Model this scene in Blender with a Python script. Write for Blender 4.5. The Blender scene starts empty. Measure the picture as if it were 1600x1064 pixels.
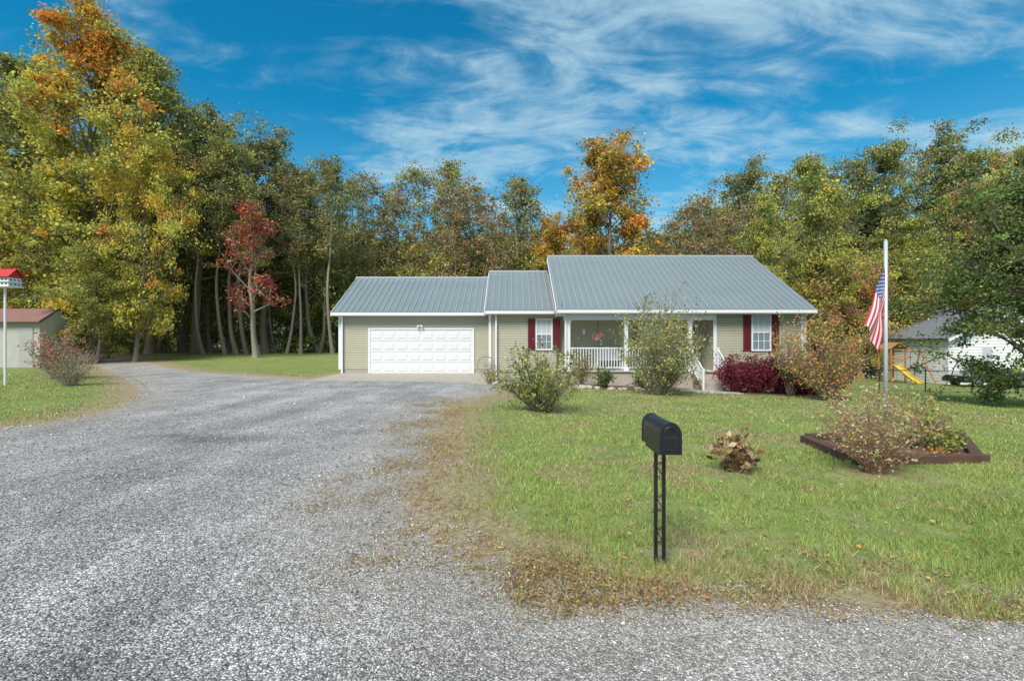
import bpy, math, numpy as np
from mathutils import Vector
R=np.random.default_rng(11)
F=800.; CH=1.65
def X(px,d): return (px-800)/F*d
def Z(py,d): return CH-(py-532)/F*d
sc=bpy.context.scene
# ------------------------------------------------------------ helpers
def ss(a,b,t):
    t=np.clip((t-a)/(b-a),0,1); return t*t*(3-2*t)
def H(x,y):
    x=np.asarray(x,float); y=np.asarray(y,float)
    a=np.logaddexp(0,y-6); b=np.logaddexp(0,x+2)
    q=.0036*a*b
    z=-1.5*(1-np.exp(-q/1.5))
    z=z+.5*ss(29,42,y)*ss(-3,-12,x)
    return z+0.012*np.sin(x*.9+y*.5)*np.cos(y*.7)
def Hf(x,y): return float(H(x,y))
_lat=R.random((64,64,8))
def vn(x,y,s,k=0):
    x=np.asarray(x)/s+k*7.3; y=np.asarray(y)/s+k*3.1
    xi=np.floor(x).astype(int); yi=np.floor(y).astype(int); fx=x-xi; fy=y-yi
    fx=fx*fx*(3-2*fx); fy=fy*fy*(3-2*fy)
    L=_lat[:,:,k%8]; g=lambda i,j: L[i%64,j%64]
    return (g(xi,yi)*(1-fx)+g(xi+1,yi)*fx)*(1-fy)+(g(xi,yi+1)*(1-fx)+g(xi+1,yi+1)*fx)*fy
GP=np.array([(80,2.2),(3.05,3.05),(1.95,3.12),(1.21,3.24),(.59,3.36),(0,3.69),(-.52,4.15),(-.95,4.6),(-1.2,5.2),(-1.15,6.3),(-1.25,7.9),(-1.5,9.6),(-1.7,12.2),(-1.3,14.5),(-.6,16.5),(-.5,19),(-.9,21),(-.95,25.6),(-8.45,25.6),(-8.3,21.6),(-9.5,22.6),(-11.8,23.8),(-16.5,26.9),(-22,32),(-31,41),(-50,52),(-52,48),(-31.5,37.8),(-22.5,28.5),(-14.4,19.6),(-11.4,15.8),(-9.7,12.9),(-9.2,10.7),(-9.6,9.2),(-12,7.6),(-16,5.4),(-22,4.2),(-80,3.6),(-80,-6),(80,-6)],float)
def sdp(x,y):
    P=np.stack([x,y],-1); d=np.full(x.shape,1e9); ins=np.zeros(x.shape,bool)
    n=len(GP)
    for i in range(n):
        a=GP[i]; b=GP[(i+1)%n]; e=b-a; w=P-a
        t=np.clip((w@e)/(e@e),0,1)
        d=np.minimum(d,np.hypot(w[...,0]-t*e[0],w[...,1]-t*e[1]))
        c=((a[1]>y)!=(b[1]>y))&(x<(b[0]-a[0])*(y-a[1])/(b[1]-a[1]+1e-12)+a[0])
        ins^=c
    return np.where(ins,-d,d)
def nmesh(name,v,f,col=None,mi=None):
    v=np.ascontiguousarray(v,np.float32); f=np.ascontiguousarray(f,np.int32)
    me=bpy.data.meshes.new(name); k=f.shape[1]
    me.vertices.add(len(v)); me.vertices.foreach_set('co',v.ravel())
    me.loops.add(f.size); me.loops.foreach_set('vertex_index',f.ravel())
    me.polygons.add(len(f)); me.polygons.foreach_set('loop_start',np.arange(0,f.size,k,dtype=np.int32))
    me.polygons.foreach_set('loop_total',np.full(len(f),k,np.int32))
    if mi is not None: me.polygons.foreach_set('material_index',np.ascontiguousarray(mi,np.int32))
    me.update(calc_edges=True)
    if col is not None:
        a=me.attributes.new('Col','FLOAT_COLOR','POINT')
        c=np.ones((len(v),4),np.float32); c[:,:3]=col; a.data.foreach_set('color',c.ravel())
    return me
def obj(name,me,parent=None,mats=(),loc=(0,0,0)):
    for m in mats: me.materials.append(m)
    o=bpy.data.objects.new(name,me); sc.collection.objects.link(o); o.location=loc
    if parent: o.parent=parent
    return o
def empty(name):
    o=bpy.data.objects.new(name,None); sc.collection.objects.link(o); return o
class MB:
    def __init__(s): s.v=[]; s.f=[]
    def add(s,v,f):
        n=len(s.v); s.v+= [tuple(map(float,p)) for p in v]; s.f+=[[i+n for i in q] for q in f]; return s
    def box(s,x0,x1,y0,y1,z0,z1):
        return s.add([(x0,y0,z0),(x1,y0,z0),(x1,y1,z0),(x0,y1,z0),(x0,y0,z1),(x1,y0,z1),(x1,y1,z1),(x0,y1,z1)],
         [(0,3,2,1),(4,5,6,7),(0,1,5,4),(1,2,6,5),(2,3,7,6),(3,0,4,7)])
    def slab(s,p,t):
        p=[Vector(q) for q in p]; n=(p[1]-p[0]).cross(p[-1]-p[0]).normalized()*t
        k=len(p); v=p+[q+n for q in p]
        return s.add(v,[tuple(range(k))[::-1],tuple(range(k,2*k))]+[(i,(i+1)%k,(i+1)%k+k,i+k) for i in range(k)])
    def bar(s,a,b,r,n=6,r2=None):
        a=Vector(a); b=Vector(b); d=(b-a).normalized(); r2=r if r2 is None else r2
        u=d.cross(Vector((0,0,1)) if abs(d.z)<.9 else Vector((1,0,0))).normalized(); w=d.cross(u)
        A=[a+(u*math.cos(t)+w*math.sin(t))*r for t in [2*math.pi*(i+.5)/n for i in range(n)]]
        B=[b+(u*math.cos(t)+w*math.sin(t))*r2 for t in [2*math.pi*(i+.5)/n for i in range(n)]]
        return s.add(A+B,[tuple(range(n)),tuple(range(n,2*n))[::-1]]+[(i,i+n,(i+1)%n+n,(i+1)%n) for i in range(n)])
    def make(s,name,mat,parent=None,bev=0,smooth=False):
        me=bpy.data.meshes.new(name); me.from_pydata(s.v,[],s.f); me.update()
        o=obj(name,me,parent,[mat])
        if bev:
            m=o.modifiers.new('b','BEVEL'); m.width=bev; m.segments=2; m.limit_method='ANGLE'
        if smooth:
            for p in me.polygons: p.use_smooth=True
        return o
# ------------------------------------------------------------ node helper
class NT:
    def __init__(s,nt): s.nt=nt; s.n=nt.nodes; s.l=nt.links
    def N(s,t,ins={},**kw):
        nd=s.n.new(t)
        for k,v in kw.items(): setattr(nd,k,v)
        for k,v in ins.items(): s.set(nd.inputs[k],v)
        return nd
    def set(s,i,v):
        if isinstance(v,bpy.types.NodeSocket): s.l.new(v,i)
        elif isinstance(v,bpy.types.Node): s.l.new(v.outputs[0],i)
        else:
            if isinstance(v,(tuple,list)) and len(v)==3 and i.type=='RGBA': v=(*v,1)
            i.default_value=v
    def M(s,op,a,b=0.,c=None,clamp=False):
        nd=s.n.new('ShaderNodeMath'); nd.operation=op; nd.use_clamp=clamp; s.set(nd.inputs[0],a); s.set(nd.inputs[1],b)
        if c is not None: s.set(nd.inputs[2],c)
        return nd.outputs[0]
    def mix(s,f,a,b,bt='MIX'):
        nd=s.n.new('ShaderNodeMix'); nd.data_type='RGBA'; nd.blend_type=bt
        s.set(nd.inputs[0],f); s.set(nd.inputs[6],a); s.set(nd.inputs[7],b); return nd.outputs[2]
    def noise(s,v,sc_,det=4,rough=.5,dist=0):
        return s.N('ShaderNodeTexNoise',{'Vector':v,'Scale':sc_,'Detail':det,'Roughness':rough,'Distortion':dist}).outputs['Fac']
    def rng(s,v,a,b,c=0.,d=1.):
        nd=s.n.new('ShaderNodeMapRange'); nd.clamp=True; nd.interpolation_type='SMOOTHSTEP'
        for i,q in enumerate([v,a,b,c,d]): s.set(nd.inputs[i],q)
        return nd.outputs[0]
def newmat(name):
    m=bpy.data.materials.new(name); m.use_nodes=True; t=NT(m.node_tree); b=t.n['Principled BSDF']
    tc=t.N('ShaderNodeTexCoord').outputs['Object']
    return m,t,b,tc
def flat(name,c,rough=.6,metal=0,var=.15,sc_=3,bump=0.,spec=.4):
    m,t,b,tc=newmat(name)
    n=t.noise(tc,sc_,6,.6); n2=t.noise(tc,sc_*12,3,.6)
    f=t.M('ADD',t.M('MULTIPLY',n,var*1.4),t.M('MULTIPLY',n2,var*.8)); f=t.M('ADD',f,1-var*1.1)
    cc=t.N('ShaderNodeVectorMath',{0:tuple(c)},operation='SCALE'); t.set(cc.inputs['Scale'],f)
    t.set(b.inputs['Base Color'],cc.outputs[0]); b.inputs['Roughness'].default_value=rough
    b.inputs['Metallic'].default_value=metal; b.inputs['Specular IOR Level'].default_value=spec
    if bump:
        bp=t.N('ShaderNodeBump',{'Height':n2,'Strength':bump,'Distance':.02}); t.set(b.inputs['Normal'],bp)
    return m
def leafmat(name,tr=.35):
    m,t,b,tc=newmat(name); t.n.remove(b)
    a=t.N('ShaderNodeAttribute',attribute_name='Col').outputs['Color']
    df=t.N('ShaderNodeBsdfDiffuse',{'Color':a}); out=t.n['Material Output'].inputs[0]
    if tr:
        tl=t.N('ShaderNodeBsdfTranslucent',{'Color':a}); mx=t.N('ShaderNodeMixShader',{0:tr})
        t.l.new(df.outputs[0],mx.inputs[1]); t.l.new(tl.outputs[0],mx.inputs[2]); t.l.new(mx.outputs[0],out)
    else: t.l.new(df.outputs[0],out)
    return m
LEAF=leafmat('foliage',.36); GRASS=leafmat('grass_blades',.3); STONE=leafmat('loose_stones',0)
BARK=flat('bark',(.19,.155,.13),.9,var=.5,sc_=6,bump=.5)
BARKL=flat('bark_pale',(.30,.26,.22),.9,var=.5,sc_=6,bump=.5)
TWIG=flat('red_brown_twigs',(.30,.17,.13),.9,var=.4,sc_=6)
def siding(name,c,lap=.115):
    m,t,b,tc=newmat(name)
    z=t.N('ShaderNodeSeparateXYZ',{0:tc}).outputs[2]
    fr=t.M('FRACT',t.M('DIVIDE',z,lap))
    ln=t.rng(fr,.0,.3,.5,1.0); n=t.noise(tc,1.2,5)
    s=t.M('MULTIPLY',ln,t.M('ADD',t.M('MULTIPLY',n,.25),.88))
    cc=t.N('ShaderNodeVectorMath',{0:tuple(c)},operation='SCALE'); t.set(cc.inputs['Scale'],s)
    t.set(b.inputs['Base Color'],cc.outputs[0]); b.inputs['Roughness'].default_value=.6
    bp=t.N('ShaderNodeBump',{'Height':t.M('SUBTRACT',1.,fr),'Strength':.6,'Distance':.015}); t.set(b.inputs['Normal'],bp)
    return m
SID=siding('tan_vinyl_siding',(.385,.37,.285)); SIDW=siding('white_vinyl_siding',(.78,.79,.80),.2)
WHITE=flat('white_paint',(.70,.71,.73),.5,var=.06)
DOORW=flat('garage_door_paint',(.66,.67,.69),.5,var=.05)
ROOF=flat('metal_roofing',(.235,.275,.29),.45,.3,var=.16,sc_=.8,spec=.5)
RIB=flat('metal_roof_rib',(.36,.40,.42),.4,.3,var=.1,sc_=.8)
CONC=flat('concrete',(.38,.34,.29),.85,var=.3,sc_=2,bump=.3)
MAROON=flat('maroon_shutter',(.14,.022,.032),.5,var=.1)
BLACK=flat('black_metal',(.014,.016,.02),.38,.2,var=.3,sc_=20,spec=.5)
DARK=flat('dark_interior',(.02,.02,.022),.6)
GLASS=flat('window_glass',(.16,.21,.25),.06,0,var=.6,sc_=1.5,spec=.9)
BLIND=flat('window_blind',(.45,.50,.55),.4,var=.15,spec=.6)
WOOD=flat('timber',(.10,.055,.04),.85,var=.5,sc_=8,bump=.6)
PLAYW=flat('cedar_wood',(.38,.19,.08),.7,var=.25)
RED=flat('red_roof_paint',(.5,.03,.03),.5,var=.1)
RUST=flat('rust_roof',(.23,.12,.11),.6,var=.3)
YEL=flat('yellow_plastic',(.62,.42,.04),.35,var=.05)
MULCH=flat('mulch',(.18,.10,.07),.95,var=.6,sc_=8,bump=.9)
# ------------------------------------------------------------ ground material
def groundmat():
    m,t,b,tc=newmat('lawn_and_gravel')
    at=lambda n_:t.N('ShaderNodeAttribute',attribute_name=n_).outputs['Fac']
    sd=at('sd'); di=at('dirt'); ew=at('edge'); dk=at('damp')
    n1=t.noise(tc,.9,8,.65); n2=t.noise(tc,5,8,.7); n3=t.noise(tc,40,4,.7); nb=t.noise(tc,.22,5,.6); n4=t.noise(tc,14,6,.75)
    s=t.M('ADD',sd,t.M('MULTIPLY',t.M('SUBTRACT',n1,.5),1.1)); s=t.M('ADD',s,t.M('MULTIPLY',t.M('SUBTRACT',n2,.5),1.3)); s=t.M('ADD',s,t.M('MULTIPLY',t.M('SUBTRACT',n4,.5),.5))
    v=t.N('ShaderNodeTexVoronoi',{'Vector':tc,'Scale':80.}); vc=t.N('ShaderNodeSeparateColor',{0:v.outputs['Color']}).outputs[0]
    v2=t.N('ShaderNodeTexVoronoi',{'Vector':tc,'Scale':30.}); vc2=t.N('ShaderNodeSeparateColor',{0:v2.outputs['Color']}).outputs[1]
    g=t.M('POWER',vc,1.4); g=t.M('ADD',t.M('MULTIPLY',g,.62),.16)
    g=t.M('MULTIPLY',g,t.rng(v.outputs['Distance'],.25,.75,1.,.4))
    g=t.M('MULTIPLY',g,t.M('ADD',t.M('MULTIPLY',vc2,.45),.78))
    g=t.M('MULTIPLY',g,t.rng(n1,.25,.75,.84,1.24))
    g=t.M('MULTIPLY',g,t.rng(n4,.3,.7,.78,1.22))
    g=t.M('MULTIPLY',g,t.rng(nb,.3,.7,.88,1.15))
    tr=t.N('ShaderNodeMapping',{'Vector':tc}); tr.inputs['Scale'].default_value=(.9,.13,1); tr.inputs['Rotation'].default_value=(0,0,math.radians(-14))
    g=t.M('MULTIPLY',g,t.rng(t.noise(tr.outputs[0],1.3,5,.6),.35,.65,.84,1.14))
    g=t.M('MULTIPLY',g,t.M('SUBTRACT',1.,t.M('MULTIPLY',dk,t.rng(n2,.25,.6,.2,.6))))
    gc=t.N('ShaderNodeVectorMath',{0:(1.09,1.06,1.05)},operation='SCALE'); t.set(gc.inputs['Scale'],g); gc=gc.outputs[0]
    gc=t.mix(t.rng(n2,.60,.74,0,.4),gc,(.33,.26,.18))
    gc=t.mix(t.M('MULTIPLY',di,t.rng(n4,.44,.6,0,.7)),gc,(.36,.25,.16))
    gc=t.mix(t.rng(sd,-1.8,-.1,0,.42),gc,t.mix(n4,(.28,.21,.14),(.52,.47,.41)))
    gr=t.mix(t.rng(n1,.35,.65),(.18,.25,.06),(.29,.34,.11))
    gr=t.mix(t.rng(n2,.46,.68,0,.8),gr,(.42,.34,.19))
    gr=t.mix(t.rng(nb,.42,.65,0,.5),gr,(.23,.33,.075))
    gr=t.mix(t.rng(n3,.3,.7,.5,0),gr,(.10,.115,.04))
    dc=t.mix(t.rng(n4,.3,.7),(.20,.12,.07),(.50,.40,.28))
    e=t.rng(t.M('DIVIDE',s,ew),.05,1.2,1,0); e=t.M('MAXIMUM',e,t.M('MULTIPLY',di,t.rng(n2,.3,.6)))
    e=t.M('MULTIPLY',e,.9)
    lawn=t.mix(e,gr,dc)
    col=t.mix(t.rng(s,-.12,.12),gc,lawn)
    t.set(b.inputs['Base Color'],col); b.inputs['Roughness'].default_value=.9; b.inputs['Specular IOR Level'].default_value=.2
    hh=t.M('SUBTRACT',t.M('ADD',t.M('MULTIPLY',n3,.6),t.M('MULTIPLY',n4,.8)),v.outputs['Distance'])
    bp=t.N('ShaderNodeBump',{'Height':hh,'Strength':.85,'Distance':.013}); t.set(b.inputs['Normal'],bp)
    return m
GM=groundmat()
def axis(a,b,st,lo,hi,g=1.25):
    m=list(np.arange(a,b+1e-6,st)); s=st; q=m[-1]
    while q<hi: s*=g; q+=s; m.append(q)
    s=st; q=m[0]
    while q>lo: s*=g; q-=s; m.insert(0,q)
    return np.array(m)
xs=axis(-17,16,.15,-500,500); ys=np.unique(np.concatenate([[-80,-40,-20,-10,-5,-2,0,.8,1.2],np.arange(1.6,5.98,.06),axis(6.,28,.15,6,800)]))
XX,YY=np.meshgrid(xs,ys); SD=sdp(XX,YY); ZZ=H(XX,YY)
def gsum(x,y,L):
    d=0*x
    for cx_,cy_,a,b,k in L: d=d+k*np.exp(-(((x-cx_)/a)**2+((y-cy_)/b)**2))
    return np.clip(d,0,1)
def blobs(x,y): return gsum(x,y,((1.25,3.97,.28,.14,1.5),(4.6,6.5,.5,.3,1),(2.8,6.5,.5,.4,.8),(.95,12.4,1.,.6,.9),(5.3,18.2,1.4,.7,.9),(11.3,18.3,1.4,.6,.9),(-1.1,3.08,.14,.07,1.0),(-1.15,3.9,.2,.08,.8),(-.3,3.3,.1,.05,.7),(-2.1,5.6,.5,.2,.5)))
def edgew(x,y): return np.where((x<-.2)|(y>8),1.35,.5+.85*ss(1.5,-.6,x))
DT=blobs(XX,YY); EW=edgew(XX,YY)
DK=gsum(XX,YY,((-3.,2.5,1.3,.2,.8),(-5.0,8.6,.9,.35,.9),(-6.0,8.9,.6,.2,.8),(-2.8,6.2,.5,2.,.25),(-5.2,12,.5,3.,.3),(-7.,12.5,.5,3,.25)))
def sheet(name,mask,dz):
    ny,nx=XX.shape; id_=np.arange(ny*nx).reshape(ny,nx)
    q=np.stack([id_[:-1,:-1],id_[:-1,1:],id_[1:,1:],id_[1:,:-1]],-1)[mask]
    u,inv=np.unique(q,return_inverse=True); q=inv.reshape(q.shape)
    v=np.stack([XX.ravel()[u],YY.ravel()[u],ZZ.ravel()[u]+dz],-1)
    me=nmesh(name,v,q)
    for an,ar in (('sd',SD),('dirt',DT),('edge',EW),('damp',DK)):
        a=me.attributes.new(an,'FLOAT','POINT'); a.data.foreach_set('value',np.clip(ar.ravel()[u],-20,20).astype(np.float32))
    me.polygons.foreach_set('use_smooth',np.ones(len(q),bool))
    return obj(name,me,None,[GM])
cy=(YY[:-1,:-1]+YY[1:,1:])/2; cs=np.maximum.reduce([SD[:-1,:-1],SD[1:,:-1],SD[:-1,1:],SD[1:,1:]])
sheet('ground',np.ones_like(cy,bool),0)
sheet('gravel_driveway',(cs<-.1)&(cy>=2.9),.004)
sheet('road',(cs<-.1)&(cy<2.9),.004)
# ------------------------------------------------------------ grass blades
def hsvj(c,n,j=.12):
    return np.clip(c*(1+R.normal(0,j,(n,1)))*(1+R.normal(0,j*.35,(n,3))),.004,1)
def grass():
    V=[];C=[]
    for (y0,y1,n,w,hh) in ((3,4.5,105000,.0045,.055),(4.5,7,115000,.006,.053),(7,11,95000,.010,.048),(11,17,70000,.017,.045),(17,26,45000,.03,.05)):
        y=R.uniform(y0,y1,n); x=R.uniform(-1.15,1.15,n)*y
        s=sdp(x,y)+(vn(x,y,.6,1)-.5)*.9+(vn(x,y,.15,2)-.5)*.6
        ew=edgew(x,y)
        pd=ss(-.05,.8,s/ew); cl=vn(x,y,.09,3)*.55+vn(x,y,.3,6)*.45; pt=cl*.5+vn(x,y,1.7,4)*.2+vn(x,y,.6,5)*.3
        dirt=blobs(x,y)
        keep=(R.random(n)<pd*(ss(.28,.62,pt)*1.15+.05)*(1-dirt))&(s>-.05)&~((x>-8.8)&(x<13)&(y>22))&~((x>-.9)&(x<13.2)&(y>20.2))
        x=x[keep];y=y[keep];s=(s/ew)[keep];pt=pt[keep];cl=cl[keep];n=len(x)
        a=R.uniform(0,6.28,n); ln=R.uniform(0,1.2,n)*hh; h=hh*R.uniform(.25,1.2,n)*(.35+1.3*cl)
        z=H(x,y); b=R.uniform(0,6.28,n)
        p0=np.stack([x+np.cos(a)*w/2,y+np.sin(a)*w/2,z],-1); p1=np.stack([x-np.cos(a)*w/2,y-np.sin(a)*w/2,z],-1)
        p2=np.stack([x+np.cos(b)*ln,y+np.sin(b)*ln,z+h],-1)
        V.append(np.stack([p0,p1,p2],1).reshape(-1,3))
        f=(vn(x,y,1.1,5)*.5+cl*.5)[:,None]
        c=np.array([.17,.29,.05])*(1-f)+np.array([.48,.55,.18])*f
        pa=vn(x,y,.7,7)*.4+vn(x,y,2.3,1)*.35+vn(x,y,.22,0)*.25
        br=(R.random(n)<.10+.8*ss(1.2,.1,s)+.8*ss(.49,.68,pa))[:,None]
        c=np.where(br,np.array([.54,.43,.24])*R.uniform(.5,1.2,(n,1)),c)
        c=hsvj(c,n,.34); C.append(np.repeat(c,3,0))
    V=np.concatenate(V);C=np.concatenate(C)
    obj('lawn_grass',nmesh('lawn_grass',V,np.arange(len(V)).reshape(-1,3),C),None,[GRASS])
grass()
def stones():
    V=[];Fc=[];C=[];off=0
    base=np.array([(1,0,0),(-1,0,0),(0,1,0),(0,-1,0),(0,0,1),(0,0,-1)],float)
    fc=np.array([(0,2,4),(2,1,4),(1,3,4),(3,0,4),(2,0,5),(1,2,5),(3,1,5),(0,3,5)])
    for (y0,y1,n,r) in ((2.2,3.6,32000,.0044),(3.6,6,30000,.0058),(6,11,24000,.009),(11,22,9000,.014)):
        y=R.uniform(y0,y1,n); x=R.uniform(-1.15,1.15,n)*y
        s=sdp(x,y)+(vn(x,y,.5,1)-.5)*.8
        k=(s<.2)&((s>-1.0)|(R.random(n)<.25+.7*ss(.45,.75,vn(x,y,.9,2)))); x=x[k];y=y[k];n=len(x)
        rr=r*R.lognormal(0,.4,n)
        a=R.uniform(0,6.28,n)
        p=base[None]*rr[:,None,None]*R.uniform(.6,1.25,(n,6,1))*np.array([1.2,.9,.6])
        px=p[...,0]*np.cos(a)[:,None]-p[...,1]*np.sin(a)[:,None]; py=p[...,0]*np.sin(a)[:,None]+p[...,1]*np.cos(a)[:,None]
        p=np.stack([px+x[:,None],py+y[:,None],p[...,2]+(H(x,y)+.005+rr*.25)[:,None]],-1)
        V.append(p.reshape(-1,3)); Fc.append((fc[None]+(np.arange(n)*6)[:,None,None]).reshape(-1,3)+off); off+=n*6
        g=R.choice([.2,.36,.5,.66],n,p=[.25,.3,.3,.15])[:,None]*np.array([1.04,1.0,.97]); C.append(np.repeat(hsvj(g,n,.12),6,0))
    obj('loose_gravel',nmesh('loose_gravel',np.concatenate(V),np.concatenate(Fc),np.concatenate(C)),None,[STONE])
stones()
# ------------------------------------------------------------ foliage primitives
def leafquads(c,size,col,flatz=0.,aspect=.55):
    n=len(c); a=R.normal(size=(n,3)); a[:,2]*=(1-flatz); a/=np.linalg.norm(a,axis=1)[:,None]+1e-9
    b=np.cross(a,R.normal(size=(n,3))); b/=np.linalg.norm(b,axis=1)[:,None]+1e-9
    s=(size*R.uniform(.6,1.3,n))[:,None]
    v=np.stack([c-a*s*.5,c+b*s*aspect*.5,c+a*s*.5,c-b*s*aspect*.5],1).reshape(-1,3)
    return v,np.arange(n*4).reshape(-1,4),np.repeat(col,4,0)
def tube(P,r,k=6):
    P=np.array(P,float); m=len(P); T=np.gradient(P,axis=0); T/=np.linalg.norm(T,axis=1)[:,None]+1e-9
    ref=np.where(np.abs(T[:,2:3])<.9,[[0,0,1.]],[[1.,0,0]]); U=np.cross(T,ref); U/=np.linalg.norm(U,axis=1)[:,None]+1e-9
    W=np.cross(T,U); th=np.arange(k)/k*2*math.pi
    v=P[:,None]+(U[:,None]*np.cos(th)[None,:,None]+W[:,None]*np.sin(th)[None,:,None])*np.array(r)[:,None,None]
    i=np.arange(m-1)[:,None]*k; j=np.arange(k)[None]; j2=(j+1)%k
    f=np.stack([i+j,i+j2,i+k+j2,i+k+j],-1).reshape(-1,4)
    return v.reshape(-1,3),f
PAL=dict(olive=(.27,.28,.11),dgreen=(.13,.18,.075),green=(.18,.26,.08),ygreen=(.48,.48,.12),yellow=(.68,.56,.11),gold=(.64,.40,.07),
 orange=(.76,.31,.08),rust=(.42,.22,.10),brown=(.36,.28,.16),red=(.38,.08,.07),maroon=(.18,.03,.055),pink=(.60,.29,.22),pale=(.52,.52,.28),tan=(.50,.38,.23),grey=(.30,.31,.19),dead=(.30,.18,.09))
def pick(p,n):
    k=list(p.keys()); w=np.array([p[q] for q in k],float); w/=w.sum()
    return np.array([PAL[q] for q in k])[R.choice(len(k),n,p=w)]
def gen_tree(name,h,cr,base=.3,limbs=20,leaves=24000,leaf=.2,pal={'olive':1},top=None,sig=.5,tr=.28,lean=0.,bark=BARK,prof='oval',subs=5,wob=.012,tz=(.35,.9)):
    V=[];Fq=[];C=[];MI=[];off=0
    def add(v,f,c,mi):
        nonlocal off
        V.append(v);Fq.append(f+off);C.append(c if np.ndim(c)==2 else np.tile(c,(len(v),1)));MI.append(np.full(len(f),mi));off+=len(v)
    n=9; t=np.linspace(0,1,n); P=np.stack([np.cumsum(R.normal(0,wob*h,n))+lean*h*t,np.cumsum(R.normal(0,wob*h,n)),t*h*.93],-1); P[0,:2]=0
    tf=np.linspace(0,1,25); Pf=np.stack([np.interp(tf,t,P[:,k]) for k in range(3)],-1)
    for _ in range(3): Pf[1:-1]=(Pf[:-2]+Pf[1:-1]*2+Pf[2:])/4
    add(*tube(Pf,tr*(1-tf*.93)*(1+.5*np.exp(-tf*25)),8),(.1,.1,.1),0)
    cl=[]
    for i in range(limbs):
        u=base+(0.97-base)*((i+R.uniform(0,.9))/limbs); s=np.array([np.interp(u,tf,Pf[:,k]) for k in range(3)])
        w=(u-base)/(1-base)
        pr={'oval':math.sin(math.pi*min(1,.22+w*.72))**.7,'cone':1-.75*w,'vase':.45+.6*w-.5*max(0,w-.7)/.3}[prof]
        L=cr*pr*R.uniform(.55,1.3); az=i*2.4+R.uniform(-.5,.5); el=math.radians(R.uniform(8,35)+40*w)
        d=np.array([math.cos(az)*math.cos(el),math.sin(az)*math.cos(el),math.sin(el)])
        q=np.linspace(0,1,5)[:,None]; B=s+d*q*L+np.array([0,0,1])*q**2*L*.22+np.cumsum(R.normal(0,.05*L,(5,3)),0)*q
        r0=tr*(1-u*.9)*.5
        add(*tube(B,r0*(1-np.linspace(0,.9,5)),5),(.1,.1,.1),0)
        for j in range(subs):
            v0=R.uniform(.3,1.); s2=np.array([np.interp(v0,q[:,0],B[:,k]) for k in range(3)])
            d2=d*.5+R.normal(0,.6,3)+np.array([0,0,.25]); d2/=np.linalg.norm(d2); L2=L*R.uniform(.25,.5)+.3
            B2=s2+d2*np.linspace(0,1,4)[:,None]*L2+np.cumsum(R.normal(0,.04*L2,(4,3)),0)
            add(*tube(B2,r0*.35*(1-np.linspace(0,.85,4))+.006,4),(.1,.1,.1),0)
            for g in (.45,.75,1.05): cl.append(s2+d2*L2*g+R.normal(0,.12,3))
    for g in range(6): cl.append(Pf[-1]+R.normal(0,.35,3))
    cl=np.array(cl); nc=len(cl); cnt=R.lognormal(0,.8,nc); cnt=(cnt/cnt.sum()*leaves).astype(int)
    cc=pick(pal,nc)
    if top is not None:
        wz=(cl[:,2]-h*base)/(h*(1-base)); sel=R.random(nc)<ss(tz[0],tz[1],wz); cc[sel]=pick(top,nc)[sel]
    cc=cc*R.uniform(.7,1.3,(nc,1))
    idx=np.repeat(np.arange(nc),cnt); m=len(idx)
    pos=cl[idx]+R.normal(0,1,(m,3))*sig*np.array([1,1,.6])*R.uniform(.4,1.2,nc)[idx][:,None]
    col=cc[idx]; alt=pick(pal,m); k=R.random(m)<.25; col[k]=alt[k]; col=hsvj(col,m,.18)
    add(*leafquads(pos,leaf,col,0,.7),1)
    return (name,nmesh(name,np.concatenate(V),np.concatenate(Fq),np.concatenate(C),np.concatenate(MI)),h,bark)
def put(proto,px,top,d,name=None,wid=None,parent=None,rot=None,x=None):
    _,me,h,bark=proto
    if not me.materials: me.materials.append(bark); me.materials.append(LEAF)
    x=X(px,d) if x is None else x; z=Hf(x,d); ht=Z(top,d)-z; s=ht/h
    o=bpy.data.objects.new(name or proto[0],me); sc.collection.objects.link(o)
    o.location=(x,d,z-.05); w=s if wid is None else wid; o.scale=(w,w,s); o.rotation_euler[2]=R.uniform(0,6.28) if rot is None else rot
    if parent: o.parent=parent
    return o
T={}
T['bigy']=gen_tree('yellow_maple_tree',24,5.2,.10,36,48000,.24,{'ygreen':4,'yellow':2.6,'gold':.5,'olive':1.3},{'gold':1.2,'orange':2,'ygreen':1.5},.5,.4,tz=(.5,.95))
T['gry']=gen_tree('oak_tree',22,5.,.15,30,32000,.24,{'olive':3,'ygreen':2.8,'green':.8,'grey':1,'yellow':.5},{'olive':2,'ygreen':2,'grey':1,'gold':.3},.5,.38)
T['dk']=gen_tree('oak_tree',23,5.2,.25,26,25000,.24,{'olive':3,'grey':1.5,'dgreen':1.5,'ygreen':.8,'green':1},{'olive':2,'ygreen':1.2,'grey':1},.47,.36)
T['dk2']=gen_tree('oak_tree',22,4.4,.35,22,16500,.24,{'olive':3,'grey':2,'dgreen':1,'brown':.6,'ygreen':.5},None,.44,.33)
T['sp']=gen_tree('poplar_tree',17,2.6,.35,26,6500,.2,{'olive':2,'grey':1.5,'brown':2,'ygreen':.8,'tan':.4},None,.38,.2,bark=BARKL,prof='vase')
T['sp2']=gen_tree('poplar_tree',18,3.0,.3,26,8200,.2,{'olive':3,'grey':1.5,'ygreen':1.2,'brown':1},None,.4,.22,bark=BARKL,prof='oval')
T['sp3']=gen_tree('poplar_tree',16,2.4,.4,22,4800,.2,{'brown':2.4,'rust':1,'olive':1.4,'tan':1},None,.38,.18,bark=BARKL,prof='vase')
T['gold']=gen_tree('golden_oak_tree',18,4.3,.15,32,34000,.23,{'gold':3.4,'orange':.5,'yellow':.8,'olive':1.8,'rust':.8},None,.5,.3)
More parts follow.
